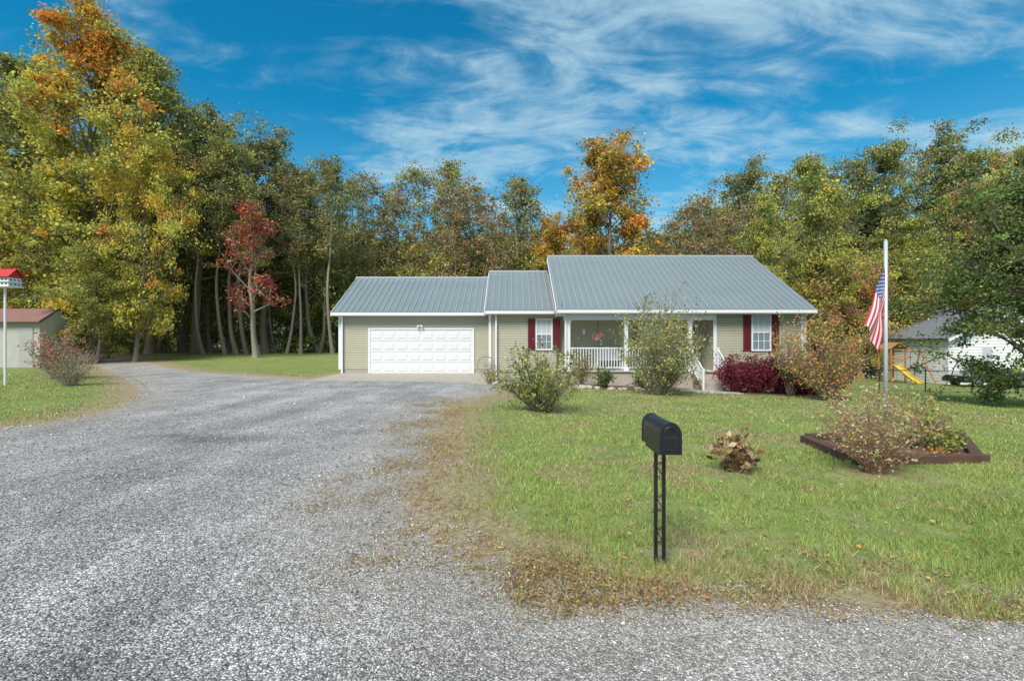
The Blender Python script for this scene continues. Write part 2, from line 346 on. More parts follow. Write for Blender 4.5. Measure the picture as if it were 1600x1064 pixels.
T['yg']=gen_tree('yellow_green_tree',14,4.6,.1,30,26000,.2,{'ygreen':3,'olive':2.2,'green':1.2,'yellow':.7},None,.42,.2)
T['yo']=gen_tree('yellow_maple_tree',13,4.2,.08,30,22000,.2,{'yellow':2.4,'ygreen':3,'gold':.8,'orange':.6,'olive':.7},None,.42,.2)
T['red']=gen_tree('red_leaf_tree',11,1.9,.25,20,3300,.19,{'red':3,'rust':1.2,'orange':.3,'pink':.4},None,.32,.2,.05,bark=BARKL)
T['or']=gen_tree('orange_maple_tree',10,3.6,.15,26,18000,.18,{'orange':.6,'rust':.7,'ygreen':2,'pink':1.4,'olive':1},None,.42,.2)
T['lean']=gen_tree('slender_tree',19,2.6,.5,16,4200,.22,{'olive':3,'grey':1,'rust':.5},None,.4,.17,.02,bark=BARKL,prof='vase',wob=.012)
T['lean2']=gen_tree('slender_tree',20,2.8,.5,16,5200,.22,{'olive':3,'grey':1,'ygreen':.7},None,.4,.2,-.03,bark=BARK,prof='vase',wob=.010)
T['un']=gen_tree('understory_tree',6,2.8,.05,18,7500,.2,{'olive':2,'green':1,'ygreen':1.8,'grey':1},None,.45,.08)
T['un2']=gen_tree('understory_tree',6,2.8,.05,18,6500,.2,{'olive':1.5,'rust':1,'brown':1,'ygreen':1,'gold':.5},None,.45,.08)
for k,px,top,d,w in [('bigy',158,35,37,1.0),('gry',30,125,40,.95),('dk',60,95,45,1.),('dk',-70,60,42,1.),('gry',235,88,44,.95),('dk',305,165,44,.9),('dk',285,180,48,.85),
  ('dk2',415,208,46,.95),('dk',360,225,49,.8),('sp2',500,262,48,1.),('dk2',455,262,51,.8),('sp2',535,275,54,1.),('yo',212,235,34.5,.75),('yg',95,300,36,.7),('yo',-10,330,36,.8),('red',400,312,38,1.),
  ('yg',150,380,33.5,.6),('sp',590,280,50,1.1),('sp',640,255,52,1.1),('sp2',685,248,53,1.1),('sp3',615,290,54,1.1),('sp',730,278,50,1.1),('sp2',790,268,52,1.05),('sp3',765,300,48,1.1),('sp',828,300,54,1.),('sp3',700,290,48,1.),
  ('gold',970,226,46,1.12),('gold',872,342,50,.6),('sp3',1080,305,48,1.1),('sp3',1050,330,52,1.),('sp',1110,312,54,1.),
  ('dk2',1168,258,56,.95),('sp2',1215,268,56,1.1),('dk2',1275,255,58,1.),('yg',1262,288,44,.95),('sp3',1140,320,50,1.),('yg',1200,345,42,.6),
  ('dk',1400,220,54,1.),('dk2',1465,218,58,1.1),('dk2',1350,258,60,1.),('dk',1540,235,54,1.),('dk',1610,225,52,1.),('dk2',1680,225,52,1.),('yg',1430,368,42,.8),('yg',1370,395,44,.7),('or',1545,305,50,1.2),('gold',1505,290,60,.6),('or',1345,425,40,.7)]:
    put(T[k],px,top,d,wid=w)
mass=empty('distant_trees')
ks=['dk','dk2','sp2','sp','dk2','yg']
for d,st in ((62,68),(74,72)):
    px=-250
    while px<1900:
        lim=(230 if px<300 else 310) if px<520 else (310 if px>1130 else 345)
        k=ks[R.integers(1,5)] if 560<px<1100 else ks[R.integers(0,6)]
        put(T[k],px+R.uniform(-15,15),lim+R.uniform(-10,50),d+R.uniform(-3,3),'tree',parent=mass); px+=st
und=empty('forest_undergrowth')
for d,st,tp in ((44,52,465),(51,52,435),(62,46,405),(80,44,440)):
    px=-150
    while px<1850:
        if not(d<46 and (250<px<560 or px>1460)) :
            u=T['un' if R.random()<.7 else 'un2']; put(u,px+R.uniform(-12,12),tp+R.uniform(-20,40),d+R.uniform(-2,2),'shrub',parent=und)
        px+=st
for i,px in enumerate((262,300,330,352,385,430,370,470,500,245,318,520,405,448)):
    put(T['lean' if i%2 else 'lean2'],px,240+R.uniform(-20,60),R.uniform(40,48))
# ------------------------------------------------------------ shrubs
def shrub(name,px,py,d,h,w,stems=40,leaves=3000,leaf=.05,pal={'green':1},top=None,stemr=.008,arch=.35,bark=BARK,x=None,lpow=.7,dens=0.,dy=1.):
    x=X(px,d) if x is None else x; z=Hf(x,d)
    V=[];Fq=[];C=[];MI=[];off=0; pts=[]
    for i in range(stems):
        az=R.uniform(0,6.28); rr=w/2*math.sqrt(R.uniform(.02,1)); hh=h*(1-.45*(rr/(w/2))**2)*R.uniform(.6,1.08)
        e=np.array([math.cos(az)*rr,math.sin(az)*rr*dy,hh]); t=np.linspace(0,1,7)[:,None]
        b=np.array([math.cos(az)*rr*.12,math.sin(az)*rr*.12,-.03])
        P=b+(e-b)*t; P[:,:2]=b[:2]+(e[:2]-b[:2])*t**(1+arch); P+=np.cumsum(R.normal(0,.02*h,(7,3)),0)*t
        v,f=tube(P,stemr*(1-t[:,0]*.75),4); V.append(v);Fq.append(f+off);off+=len(v);C.append(np.full((len(v),3),.1));MI.append(np.zeros(len(f),int))
        pts.append(P)
        for j in range(3):
            k=R.integers(2,6); d2=R.normal(0,1,3)+[0,0,.8]; d2/=np.linalg.norm(d2); P2=P[k]+d2*np.linspace(0,1,4)[:,None]*h*R.uniform(.1,.25)
            v,f=tube(P2,stemr*.45*(1-np.linspace(0,.7,4)),3); V.append(v);Fq.append(f+off);off+=len(v);C.append(np.full((len(v),3),.1));MI.append(np.zeros(len(f),int))
            pts.append(np.concatenate([P2[-3:]]*2+[P2[-1:]]))
    A=np.array(pts); n=leaves; a=R.integers(0,len(A),n); tt=6*(R.random(n)**lpow); k=np.minimum(tt.astype(int),5); fr=(tt-k)[:,None]
    pos=A[a,k]*(1-fr)+A[a,k+1]*fr+R.normal(0,.022*h+dens,(n,3)); pos[:,2]=np.abs(pos[:,2])+.01
    ca=pick(pal,len(A)); col=ca[a]; alt=pick(pal,n); q=R.random(n)<.5; col[q]=alt[q]
    if top is not None:
        q=R.random(n)<ss(.6,1.,pos[:,2]/h); col[q]=pick(top,n)[q]
    v,f,c=leafquads(pos,leaf,hsvj(col,n,.22),0,.6); V.append(v);Fq.append(f+off);C.append(c);MI.append(np.ones(len(f),int))
    return obj(name,nmesh(name,np.concatenate(V),np.concatenate(Fq),np.concatenate(C),np.concatenate(MI)),None,[bark,LEAF],(x,d,z))
shrub('green_shrub',848,648,12.4,1.85,2.7,75,4400,.07,{'olive':3,'ygreen':2.4,'green':1.6},{'rust':1,'maroon':.9,'olive':2},.011,arch=.1)
shrub('tall_forsythia_bush',1032,620,18.2,3.8,3.3,140,8800,.09,{'ygreen':3.2,'olive':2.4,'green':1.2,'pale':1.,'tan':.5},None,.015,arch=.05,bark=BARKL,lpow=.8)
shrub('porch_shrub',943,605,20.5,.95,1.1,40,2500,.07,{'green':2,'dgreen':1})
shrub('porch_shrub',1000,605,21,.8,1.0,30,1500,.07,{'green':2,'olive':1})
shrub('porch_shrub',908,600,21.5,1.5,1.2,30,1300,.07,{'olive':2,'rust':1})
for i,px in enumerate((1152,1185,1218,1250,1270)):
    shrub('maroon_barberry_bush',px,612,20.9,1.75-.08*(i%2),1.9,60,6000,.085,{'maroon':3,'red':.6},{'maroon':2,'red':.8},.01,dens=.05)
shrub('orange_leaf_shrub',1295,625,18.3,3.2,3.6,100,5200,.085,{'rust':.8,'orange':1.8,'ygreen':2.4,'olive':1.2,'pink':1.6},None,.013,arch=.15)
shrub('orange_leaf_shrub',1235,610,20.2,3.6,1.6,40,1500,.085,{'rust':.6,'orange':.8,'ygreen':2.4,'olive':1.2},None,.013,arch=.1)
shrub('flowering_shrub',1368,742,6.5,1.3,1.65,115,3600,.037,{'pale':2.4,'tan':1.2,'pink':1.8,'ygreen':1.4},None,.0055,bark=TWIG,arch=.3)
shrub('bedding_plant',1435,680,8.0,.95,1.1,60,4200,.045,{'ygreen':3,'pale':1.5,'green':1},None,.005)
shrub('bedding_plant',1330,680,8.2,.75,.8,40,1500,.04,{'ygreen':2,'pale':1.5,'tan':1},None,.005)
shrub('fern_plant',1478,690,7.7,.5,.6,50,1500,.05,{'green':2,'ygreen':2},None,.004)
shrub('marigold_flowers',1468,690,7.25,.2,.5,30,520,.04,{'orange':4,'green':2},None,.003)
shrub('wilted_hosta',1150,736,6.5,.54,.8,60,430,.10,{'tan':1.6,'dead':3,'brown':1},None,.006,arch=.7,bark=TWIG)
shrub('pink_leaf_shrub',88,585,22,2.3,2.6,80,3200,.095,{'pink':2,'maroon':1.2,'olive':1,'rust':.8},{'red':1.6,'pink':1},.012,bark=BARKL)
shrub('bare_shrub',112,604,18.5,1.6,2.4,90,900,.065,{'tan':1,'olive':2,'rust':1},{'tan':1},.011,bark=BARKL,arch=.15)
shrub('small_shrub',765,600,20.3,.95,.9,30,400,.05,{'tan':2,'olive':1},None,.008)
pear=gen_tree('pear_tree',7,2.6,.08,56,70000,.10,{'green':3,'dgreen':2.2,'olive':1.6,'rust':.3},None,.28,.13,subs=6)
put(pear,1632,308,17,wid=1.08)
n=5500; y=R.uniform(3.2,22,n); x=R.uniform(-1.1,1.1,n)*y; s=sdp(x,y); k=((s>.2)&~((x>-8.8)&(x<13)&(y>20.2)))|(R.random(n)<.04); x=x[k];y=y[k];n=len(x)
v,f,c=leafquads(np.stack([x,y,H(x,y)+.035],-1),.045,hsvj(pick({'rust':2,'tan':3,'orange':.7,'brown':2},n),n,.2),0,.7)
v[:,2]=np.repeat(H(x,y)+.035,4)+(v[:,2]-np.repeat(H(x,y)+.035,4))*.35
obj('fallen_leaves',nmesh('fallen_leaves',v,f,c),None,[LEAF])
def weeds():
    V=[];C=[]
    y=np.concatenate([R.uniform(3.3,15,9000),R.uniform(3.,3.9,3000)]); x=np.concatenate([R.uniform(-4,.6,9000),R.uniform(0,4,3000)]); s=sdp(x,y); N_=len(x)
    k=(R.random(N_)<np.exp(-((s+.2)/.6)**2)*.26*(.1+1.9*ss(.35,.65,vn(x,y,.6,3))));x=x[k];y=y[k]
    for a,b in zip(x,y):
        m=R.integers(8,36); sp_=R.uniform(.03,.10); p=np.stack([R.normal(a,sp_*1.3,m),R.normal(b,sp_,m),Hf(a,b)+R.uniform(0,.045,m)],-1); V.append(p); C.append(pick({'rust':1.5,'brown':1.5,'dead':2.6,'olive':2,'ygreen':.8,'tan':1.6},m))
    p=np.concatenate(V); c=hsvj(np.concatenate(C),len(p),.2)
    v,f,c=leafquads(p,.03,c,0,.3); obj('edge_weeds',nmesh('edge_weeds',v,f,c),None,[GRASS])
weeds()
# ------------------------------------------------------------ HOUSE
ho=empty('ranch_house')
def prism(name,x0,x1,y0,ym,y1,zb,ze,zr,mat):
    a=[(x0,y0,zb),(x0,y1,zb),(x0,y1,ze),(x0,ym,zr),(x0,y0,ze)]; b=[(x1,q[1],q[2]) for q in a]
    MB().add(a+b,[(4,3,2,1,0),(5,6,7,8,9)]+[(i,(i+1)%5,(i+1)%5+5,i+5) for i in (0,1,4)]).make(name,mat,ho)
def roof(name,x0,x1,ye,ym,yb,ze,zr,step=.3):
    m=MB(); t=.05
    m.slab([(x0,ye,ze),(x1,ye,ze),(x1,ym,zr),(x0,ym,zr)],t)
    m.slab([(x1,yb,ze),(x0,yb,ze),(x0,ym,zr),(x1,ym,zr)],t); m.make(name,ROOF,ho)
    r=MB(); x=x0+.05
    n=Vector((0,-(zr-ze),ym-ye)).normalized()*(t+.003)
    while x<x1:
        a=Vector((x,ye-.01,ze))+n; b=Vector((x,ym-.02,zr))+n
        r.slab([a,a+Vector((.04,0,0)),b+Vector((.04,0,0)),b],.03); x+=step
    r.bar((x0,ym,zr+.075),(x1,ym,zr+.075),.085,8)
    r.make(name+'_ribs',RIB,ho)
    w=MB(); w.box(x0+.02,x1-.02,ye-.10,ye-.012,ze-.13,ze+.005)
    for xx in (x0-.03,x1+.003):
        w.slab([(xx,ye-.02,ze-.17),(xx,ym,zr-.17),(xx,ym,zr+.02),(xx,ye-.02,ze+.02)],.027)
    w.box(x0+.03,x1-.03,ye-.005,ye+.9,ze-.155,ze-.135)
    w.make(name+'_gutter',WHITE,ho)
GY=25.4
prism('garage_walls',-8.55,-1.15,GY,29,32.6,.22,3.1,4.95,SID)
roof('garage_roof',-8.83,-1.32,25.0,29,33,3.0,5.1)
MB().box(-8.5,-1.2,GY+.02,32.6,-.4,.22).make('garage_foundation',CONC,ho)
prism('breezeway_walls',-1.0,2.15,24.65,29,33,.15,3.1,5.25,SID)
roof('breezeway_roof',-1.3,2.0,24.25,29,33.5,3.04,5.45)
MB().box(-.97,2.1,24.68,33,-.6,.15).make('breezeway_foundation',CONC,ho)
roof('main_roof',1.95,13.32,22.4,28.3,34.2,2.98,6.2)
m=MB()
a=[(2.2,24.9,-.2),(2.2,33.8,-.2),(2.2,33.8,3.0),(2.2,28.3,5.98),(2.2,24.9,4.2)]
m.add(a,[(0,1,2,3,4)]); a2=[(13.0,22.9,-.2),(13.0,33.8,-.2),(13.,33.8,3.),(13.,28.3,5.98),(13.,22.9,3.05)]; m.add(a2,[(4,3,2,1,0)])
m.add([(2.2,24.9,.3),(9.05,24.9,.3),(9.05,24.9,2.95),(2.2,24.9,2.95)],[(0,1,2,3)])
m.add([(9.05,24.9,.3),(9.05,22.9,.3),(9.05,22.9,2.95),(9.05,24.9,2.95)],[(0,1,2,3)])
m.add([(9.05,22.9,.15),(13.,22.9,.15),(13.,22.9,2.95),(9.05,22.9,2.95)],[(0,1,2,3)])
m.add([(2.2,33.8,-.2),(13.,33.8,-.2),(13.,33.8,3.),(2.2,33.8,3.)],[(3,2,1,0)])
m.add([(2.2,22.5,3.25),(2.2,24.9,3.1),(2.2,24.9,4.2)],[(0,1,2)])
m.make('main_walls',SID,ho)
w=MB(); w.box(2.05,13.1,22.42,24.88,2.80,2.825)
w.box(2.3,9.04,22.72,22.9,2.56,2.80)
for px in (888,978,1078): xx=X(px,22.8); w.box(xx-.08,xx+.08,22.73,22.89,.3,2.56); w.box(xx-.11,xx+.11,22.70,22.92,2.44,2.558) ; w.box(xx-.11,xx+.11,22.70,22.92,.302,.42)
w.box(9.0,9.14,22.86,22.9-.003,.15,2.8); w.box(12.92,13.06,22.86,22.9-.003,.15,2.8)
w.box(-8.6,-8.48,GY-.03,GY-.003,.22,2.87)
w.box(-1.12,-1.0,24.6,24.648,.15,2.9)
w.make('trim_and_columns',WHITE,ho)
c=MB(); c.box(9.1,12.97,22.93,33.7,-.9,.15); c.box(2.2,9.1,22.7,24.88,-.9,.26); c.make('main_foundation',CONC,ho)
MB().box(2.15,9.1,22.62,24.89,.262,.30).make('porch_deck',flat('deck',(.5,.48,.45),.7),ho)
r=MB()
for xa,xb in ((2.6,5.0),(5.16,7.82)):
    r.box(xa,xb,22.78,22.84,1.28,1.34); r.box(xa,xb,22.79,22.83,.42,.47)
    x=xa+.06
    while x<xb-.03: r.box(x,x+.04,22.795,22.825,.47,1.28); x+=.125
r.make('porch_railing',WHITE,ho)
st=MB()
for i in range(5): st.box(8.0,9.0,22.6-.28*(i+1),22.6-.28*i if i else 22.61,-.9,.14-.15*i)
st.make('porch_steps',CONC,ho)
r=MB()
for xx in (7.93,9.07):
    for (yy,zz) in ((22.55,.3),(21.25,-.55)):
        r.box(xx-.045,xx+.045,yy-.045,yy+.045,zz-.1,zz+1.05)
    r.bar((xx,22.55,1.24),(xx,21.25,.42),.035,4); r.bar((xx,22.55,.45),(xx,21.25,-.36),.03,4)
    for i in range(1,10):
        q=i/10; yy=22.55-1.3*q; r.box(xx-.016,xx+.016,yy-.016,yy+.016,.45-.81*q,1.24-.82*q)
r.make('step_handrails',WHITE,ho)
def window(name,x0,x1,z0,z1,y,shut=.36):
    f=MB(); b=.07
    f.box(x0-b,x1+b,y-.05,y-.004,z1,z1+b); f.box(x0-b,x1+b,y-.06,y-.004,z0-b,z0); f.box(x0-b,x0,y-.05,y-.004,z0,z1); f.box(x1,x1+b,y-.05,y-.004,z0,z1)
    zm=(z0+z1)/2; f.box(x0,x1,y-.045,y-.006,zm-.025,zm+.025)
    for i in (1,2): xx=x0+(x1-x0)*i/3; f.box(xx-.011,xx+.011,y-.034,y-.008,z0,zm-.025); f.box(xx-.011,xx+.011,y-.034,y-.008,zm+.025,z1)
    for q in ((z0+zm)/2,(z1+zm)/2): f.box(x0,x1,y-.032,y-.009,q-.011,q+.011)
    f.make(name+'_frame',WHITE,ho)
    MB().box(x0,x1,y-.02,y-.003,zm,z1).make(name+'_upper_glass',BLIND,ho)
    MB().box(x0,x1,y-.02,y-.003,z0,zm).make(name+'_lower_glass',GLASS,ho)
    if shut:
        s=MB()
        for a in (x0-b-shut-.01,x1+b+.01):
            s.box(a,a+shut,y-.035,y-.004,z0-b,z1+b)
            zz=z0
            while zz<z1-.04:
                s.slab([(a+.05,y-.036,zz+.0),(a+shut-.05,y-.036,zz+.0),(a+shut-.05,y-.047,zz+.03),(a+.05,y-.047,zz+.03)],.006); zz+=.055
        s.make(name+'_shutters',MAROON,ho)
window('breezeway_window',X(839,24.65),X(861,24.65),Z(545,24.65),Z(500,24.65),24.65,.36)
window('bedroom_window',X(1176,22.9),X(1202,22.9),Z(546,22.9),Z(493,22.9),22.9,.35)
window('porch_window',6.3,7.2,1.0,2.35,24.9,.36)
d=MB().box(8.15,8.95,24.84,24.893,.3,2.35); d.make('front_door',flat('door_brown',(.25,.13,.08),.5),ho)
d=MB(); d.box(8.05,8.15,24.82,24.893,.3,2.45); d.box(8.95,9.04,24.82,24.893,.3,2.45); d.box(8.15,8.95,24.82,24.893,2.35,2.45); d.make('door_trim',WHITE,ho)
gx0,gx1,gz0,gz1=-7.02,-1.97,.03,2.17
g=MB(); rows=4; cols=8
MB().box(gx0,gx1,GY-.012,GY-.004,gz0,gz1).make('garage_door_backing',flat('door_gap',(.3,.3,.31),.7),ho)
for i in range(rows):
    za=gz0+(gz1-gz0)*i/rows; zb=gz0+(gz1-gz0)*(i+1)/rows
    g.box(gx0,gx1,GY-.035,GY-.013,za+.006,zb-.006)
    for j in range(cols):
        xa=gx0+(gx1-gx0)*j/cols+.07; xb=gx0+(gx1-gx0)*(j+1)/cols-.07
        g.add([(xa,GY-.0352,za+.10),(xb,GY-.0352,za+.10),(xb,GY-.0352,zb-.10),(xa,GY-.0352,zb-.10),(xa+.05,GY-.052,za+.14),(xb-.05,GY-.052,za+.14),(xb-.05,GY-.052,zb-.14),(xa+.05,GY-.052,zb-.14)],
          [(0,1,5,4),(1,2,6,5),(2,3,7,6),(3,0,4,7),(4,5,6,7)])
g.make('garage_door',DOORW,ho)
g=MB(); g.box(gx0-.1,gx0-.004,GY-.06,GY-.004,.0,gz1+.1); g.box(gx1+.004,gx1+.1,GY-.06,GY-.004,.0,gz1+.1); g.box(gx0,gx1,GY-.06,GY-.004,gz1+.004,gz1+.1); g.make('garage_door_frame',WHITE,ho)
xl=X(657,GY); l=MB(); l.box(xl-.09,xl+.09,GY-.05,GY-.004,2.33,2.42); l.bar((xl-.05,GY-.08,2.38),(xl-.12,GY-.2,2.3),.045,8,.06); l.bar((xl+.05,GY-.08,2.38),(xl+.12,GY-.2,2.3),.045,8,.06); l.make('flood_light',WHITE,ho)
dn=MB()
for xx,yy in ((X(775,24.5),24.5),(X(883,22.85),22.68),(-8.4,25.3)):
    dn.box(xx-.04,xx+.04,yy-.04,yy+.03,.0,2.9)
dn.box(13.0,13.08,22.75,22.83,-.3,2.85)
dn.make('downspouts',WHITE,ho)
l=MB(); xx=X(912,24.9); l.box(xx-.06,xx+.06,24.8,24.89,1.95,2.2); l.make('porch_lamp',WHITE,ho)
a=[(-8.5,25.36),(-8.3,20.9),(-.75,20.3),(-.9,24.5),(-1.1,25.36)]
ap=MB(); ap.slab([(p[0],p[1],-.1) for p in a][::-1],-.135) ; ap.make('concrete_apron',CONC)
def strip(name,pts,mat,dz=.02):
    v=[];f=[]
    for i,(x,y0,y1) in enumerate(pts):
        v+=[(x,y0,Hf(x,y0)+dz),(x,(y0+y1)/2,Hf(x,(y0+y1)/2)+dz+.04),(x,y1,Hf(x,y1)+dz)]
        if i: f+=[(3*i-3,3*i,3*i+1,3*i-2),(3*i-2,3*i+1,3*i+2,3*i-1)]
    MB().add(v,f).make(name,mat,None,smooth=True)
strip('mulch_bed',[(x,20.3+.3*math.sin(x*1.3),22.68) for x in np.arange(-.6,7.9,.3)],MULCH)
strip('mulch_bed',[(x,20.0+.15*math.sin(x*2),22.9) for x in np.arange(9.2,13.4,.3)],MULCH)
strip('stepping_path',[(x,19.9,21.2) for x in np.arange(7.9,9.2,.3)],CONC)
n=70; x=np.concatenate([R.uniform(-.8,7.9,55),R.uniform(-1,1.,15)]); y=20.25+.3*np.sin(x*1.3)+R.normal(0,.1,n); y[55:]+=R.normal(0,.3,15)
import bmesh
bm=bmesh.new()
for a,b in zip(x,y):
    r=R.uniform(.06,.17); g=bmesh.ops.create_icosphere(bm,subdivisions=2,radius=r)
    for q in g['verts']:
        q.co*=1+R.normal(0,.06); q.co=Vector((q.co.x*1.2+a,q.co.y+b,q.co.z*.7+Hf(a,b)+.03))
me=bpy.data.meshes.new('border_stones'); bm.to_mesh(me); obj('border_stones',me,None,[flat('fieldstone',(.40,.37,.33),.85,var=.5,sc_=4,bump=.4)])
hb=empty('hanging_flower_basket'); bx=X(935,22.8); bz=1.78
b=MB().bar((bx,22.95,bz-.12),(bx,22.95,bz),.08,10,.15); b.make('pot',WHITE,hb)
b=MB(); [b.bar((bx+.14*math.cos(t),22.95+.14*math.sin(t),bz),(bx,22.95,2.5),.006,4) for t in (0,2.1,4.2)]; b.bar((bx,22.95,2.5),(bx,22.95,2.8),.006,4); b.make('hanger',BLACK,hb)
n=480; p=R.normal(0,1,(n,3)); p/=np.linalg.norm(p,axis=1)[:,None]; p=p*np.array([.3,.27,.2])*R.uniform(.5,1,(n,1))+[bx,22.95,bz+.05]
PAL['hot']=(.7,.14,.3)
v,f,c=leafquads(p,.065,hsvj(pick({'hot':1.5,'pink':1.4,'green':1.6},n),n,.2)); obj('flowers',nmesh('flowers',v,f,c),hb,[LEAF])
def pot(x,y,r,h,pal):
    e=empty('flower_pot'); z=Hf(x,y); MB().bar((x,y,z),(x,y,z+h),r*.75,12,r).make('pot',flat('terracotta',(.3,.2,.15),.8),e)
    n=300; p=R.normal(0,r*.6,(n,3))*[1,1,.8]+[x,y,z+h+r*.7]; v,f,c=leafquads(p,.06,hsvj(pick(pal,n),n,.2)); obj('plant',nmesh('plant',v,f,c),e,[LEAF])
pot(9.35,21.2,.16,.28,{'green':1,'rust':1}); pot(9.75,21.0,.14,.22,{'pink':1,'green':2}); pot(7.7,21.3,.15,.25,{'green':2,'red':1})
pb=empty('porch_bench'); b=MB(); b.box(4.0,5.2,24.0,24.5,.72,.76); b.box(4.0,5.2,24.5,24.54,.76,1.3)
for xx in (4.0,5.14):
    for yy in (24.0,24.48): b.box(xx,xx+.06,yy,yy+.06,.3,.72)
    b.box(xx,xx+.06,24.0,24.5,.95,.99)
b.make('bench_frame',WHITE,pb)
gw=empty('garden_wheel'); b=MB(); wx,wy,wz=-1.25,24.3,.5
for i in range(20):
    a0,a1=i/20*6.2832,(i+1)/20*6.2832; b.bar((wx+.4*math.cos(a0),wy,wz+.4*math.sin(a0)),(wx+.4*math.cos(a1),wy,wz+.4*math.sin(a1)),.025,5)
    if i%2==0: b.bar((wx,wy,wz),(wx+.4*math.cos(a0),wy,wz+.4*math.sin(a0)),.014,4)
b.bar((wx,wy-.06,wz),(wx,wy+.06,wz),.06,8); b.make('wheel',BARKL,gw)
# ------------------------------------------------------------ mailbox
mb=empty('mailbox'); mx0,mx1=1.035,1.18; yf,yb=3.58,4.07; z0,zs=.858,.985; xm=(mx0+mx1)/2; rr=(mx1-mx0)/2
def arch(y,g=0.,n=14):
    p=[(mx0-g,y,z0-g),(mx1+g,y,z0-g)]
    for i in range(n+1):
        t=math.pi*i/n; p.append((xm+(rr+g)*math.cos(t),y,zs+(rr+g)*1.2*math.sin(t)))
    return p
def loft(rings):
    m=MB(); k=len(rings[0]); v=[q for r_ in rings for q in r_]
    f=[tuple(range(k)),tuple(range((len(rings)-1)*k,len(rings)*k))[::-1]]
    for i in range(len(rings)-1):
        for j in range(k): f.append((i*k+j,i*k+(j+1)%k,(i+1)*k+(j+1)%k,(i+1)*k+j)[::-1])
    return m.add(v,f)
loft([arch(yf),arch(yb)]).make('box_body',BLACK,mb,bev=.002)
loft([arch(yf-.012,.006),arch(yf+.022,.006)]).make('door',BLACK,mb,bev=.003)
loft([arch(yb-.02,.003),arch(yb+.006,.003)]).make('back_rim',BLACK,mb)
loft([arch(yf-.016,-.018),arch(yf-.011,-.014)]).make('door_panel',BLACK,mb,bev=.002)
h_=MB(); h_.bar((xm-.02,yf-.035,1.045),(xm+.02,yf-.035,1.045),.005,6); h_.bar((xm,yf-.035,1.045),(xm,yf-.01,1.045),.005,6); h_.make('door_handle',BLACK,mb)
h_=MB(); h_.box(mx1+.004,mx1+.008,3.85,3.87,.92,1.0); h_.box(mx1+.004,mx1+.008,3.74,3.87,1.0-.03,1.0); h_.make('signal_flag',RED,mb)
def text(s,loc,size,mat,par):
    cu=bpy.data.curves.new('letters','FONT'); cu.body=s; cu.size=size; cu.extrude=.0012; cu.align_x='CENTER'; cu.materials.append(mat)
    o=bpy.data.objects.new('letters',cu); sc.collection.objects.link(o); o.location=loc; o.rotation_euler=(math.pi/2,0,0); o.parent=par
EMB=flat('embossed_black',(.05,.053,.06),.35,.2)
text('U.S. MAIL',(xm,yf-.0175,.965),.024,EMB,mb); text('APPROVED BY THE',(xm,yf-.0175,.93),.009,EMB,mb); text('POSTMASTER GENERAL',(xm,yf-.0175,.917),.009,EMB,mb)
p=MB()
for xx in (1.063,1.122): p.box(xx-.0115,xx+.0115,3.775,3.80,-.1,.857)
p.box(1.04,1.17,3.66,3.98,.835,.8575)
def scroll(zc_,sg):
    pr=None
    for i in range(15):
        t=i/14; an=t*2.6*math.pi; r_=.016*(1-t*.75)
        q=(1.0925+sg*r_*math.cos(an),3.787,zc_+r_*math.sin(an))
        if pr: p.bar(pr,q,.003,5)
        pr=q
for zz in (.74,.50,.26):
    p.bar((1.075,3.787,zz-.02),(1.11,3.787,zz-.085),.004,5); scroll(zz,1); scroll(zz-.105,-1)
p.make('post',BLACK,mb)
# ------------------------------------------------------------ flagpole & flag
fp=empty('flagpole'); fd=9.0; fx=X(1384,fd); fz=Hf(fx,fd); ft=Z(377,fd)
MB().bar((fx,fd,fz-.1),(fx,fd,ft),.034,14,.03).bar((fx,fd,ft),(fx,fd,ft+.03),.03,14,.012).make('pole',flat('galvanised_pole',(.55,.57,.6),.4,.3,var=.15),fp,smooth=True)
def flag():
    nu,nv=190,130; u=np.linspace(0,1,nu+1); v=np.linspace(0,1,nv+1); U,W=np.meshgrid(u,v)
    zt=Z(417,fd); am=ss(0,.35,U)
    x=fx-.035-U*.34*(1-.62*W)+.018*np.sin(W*9+U*2)*am
    y=fd-.03+.06*np.sin(W*9+U*2.5)*am+.03*np.sin(U*7)*am
    z=zt-W*.60-U*(.98-.08*W)
    vv=np.stack([x,y,z],-1).reshape(-1,3)
    id_=np.arange(len(vv)).reshape(nv+1,nu+1); q=np.stack([id_[:-1,:-1],id_[:-1,1:],id_[1:,1:],id_[1:,:-1]],-1).reshape(-1,4)
    uc=((U[:-1,:-1]+U[1:,1:])/2).ravel(); wc=((W[:-1,:-1]+W[1:,1:])/2).ravel()
    mi=np.where((wc*13).astype(int)%2==0,0,1); can=(uc<.4)&(wc<7/13)
    mi[can]=2
    cu=uc/.4; cw=wc/(7/13)
    for r_ in range(9):
        for c_ in range(11):
            if (r_+c_)%2==0:
                dx=(cu-(c_+1)/12)*.76; dy=(cw-(r_+1)/10)*.54; rad=np.hypot(dx,dy); an=np.arctan2(-dy,dx)
                m5=np.cos(((an-math.pi/2+math.pi/5)%(2*math.pi/5))-math.pi/5)
                mi[can&(rad<.026*(.45+.55*m5**6)*1.0)]=1
    me=nmesh('flag_cloth',vv,q,None,mi); me.polygons.foreach_set('use_smooth',np.ones(len(q),bool))
    obj('flag',me,fp,[flat('flag_red',(.5,.04,.05),.8,var=.05),flat('flag_white',(.62,.62,.65),.8,var=.05),flat('flag_blue',(.04,.07,.25),.8,var=.05)])
flag()
tb=empty('timber_flower_bed')
def timber(a,b,w=.14,h=.12):
    a=Vector((a[0],a[1],Hf(*a)-.03)); b=Vector((b[0],b[1],Hf(*b)-.03)); d=(b-a).normalized(); s=Vector((-d.y,d.x,0))*w/2
    MB().slab([a-s,b-s,b+s,a+s],h+.03).make('timber',WOOD,tb,bev=.008)
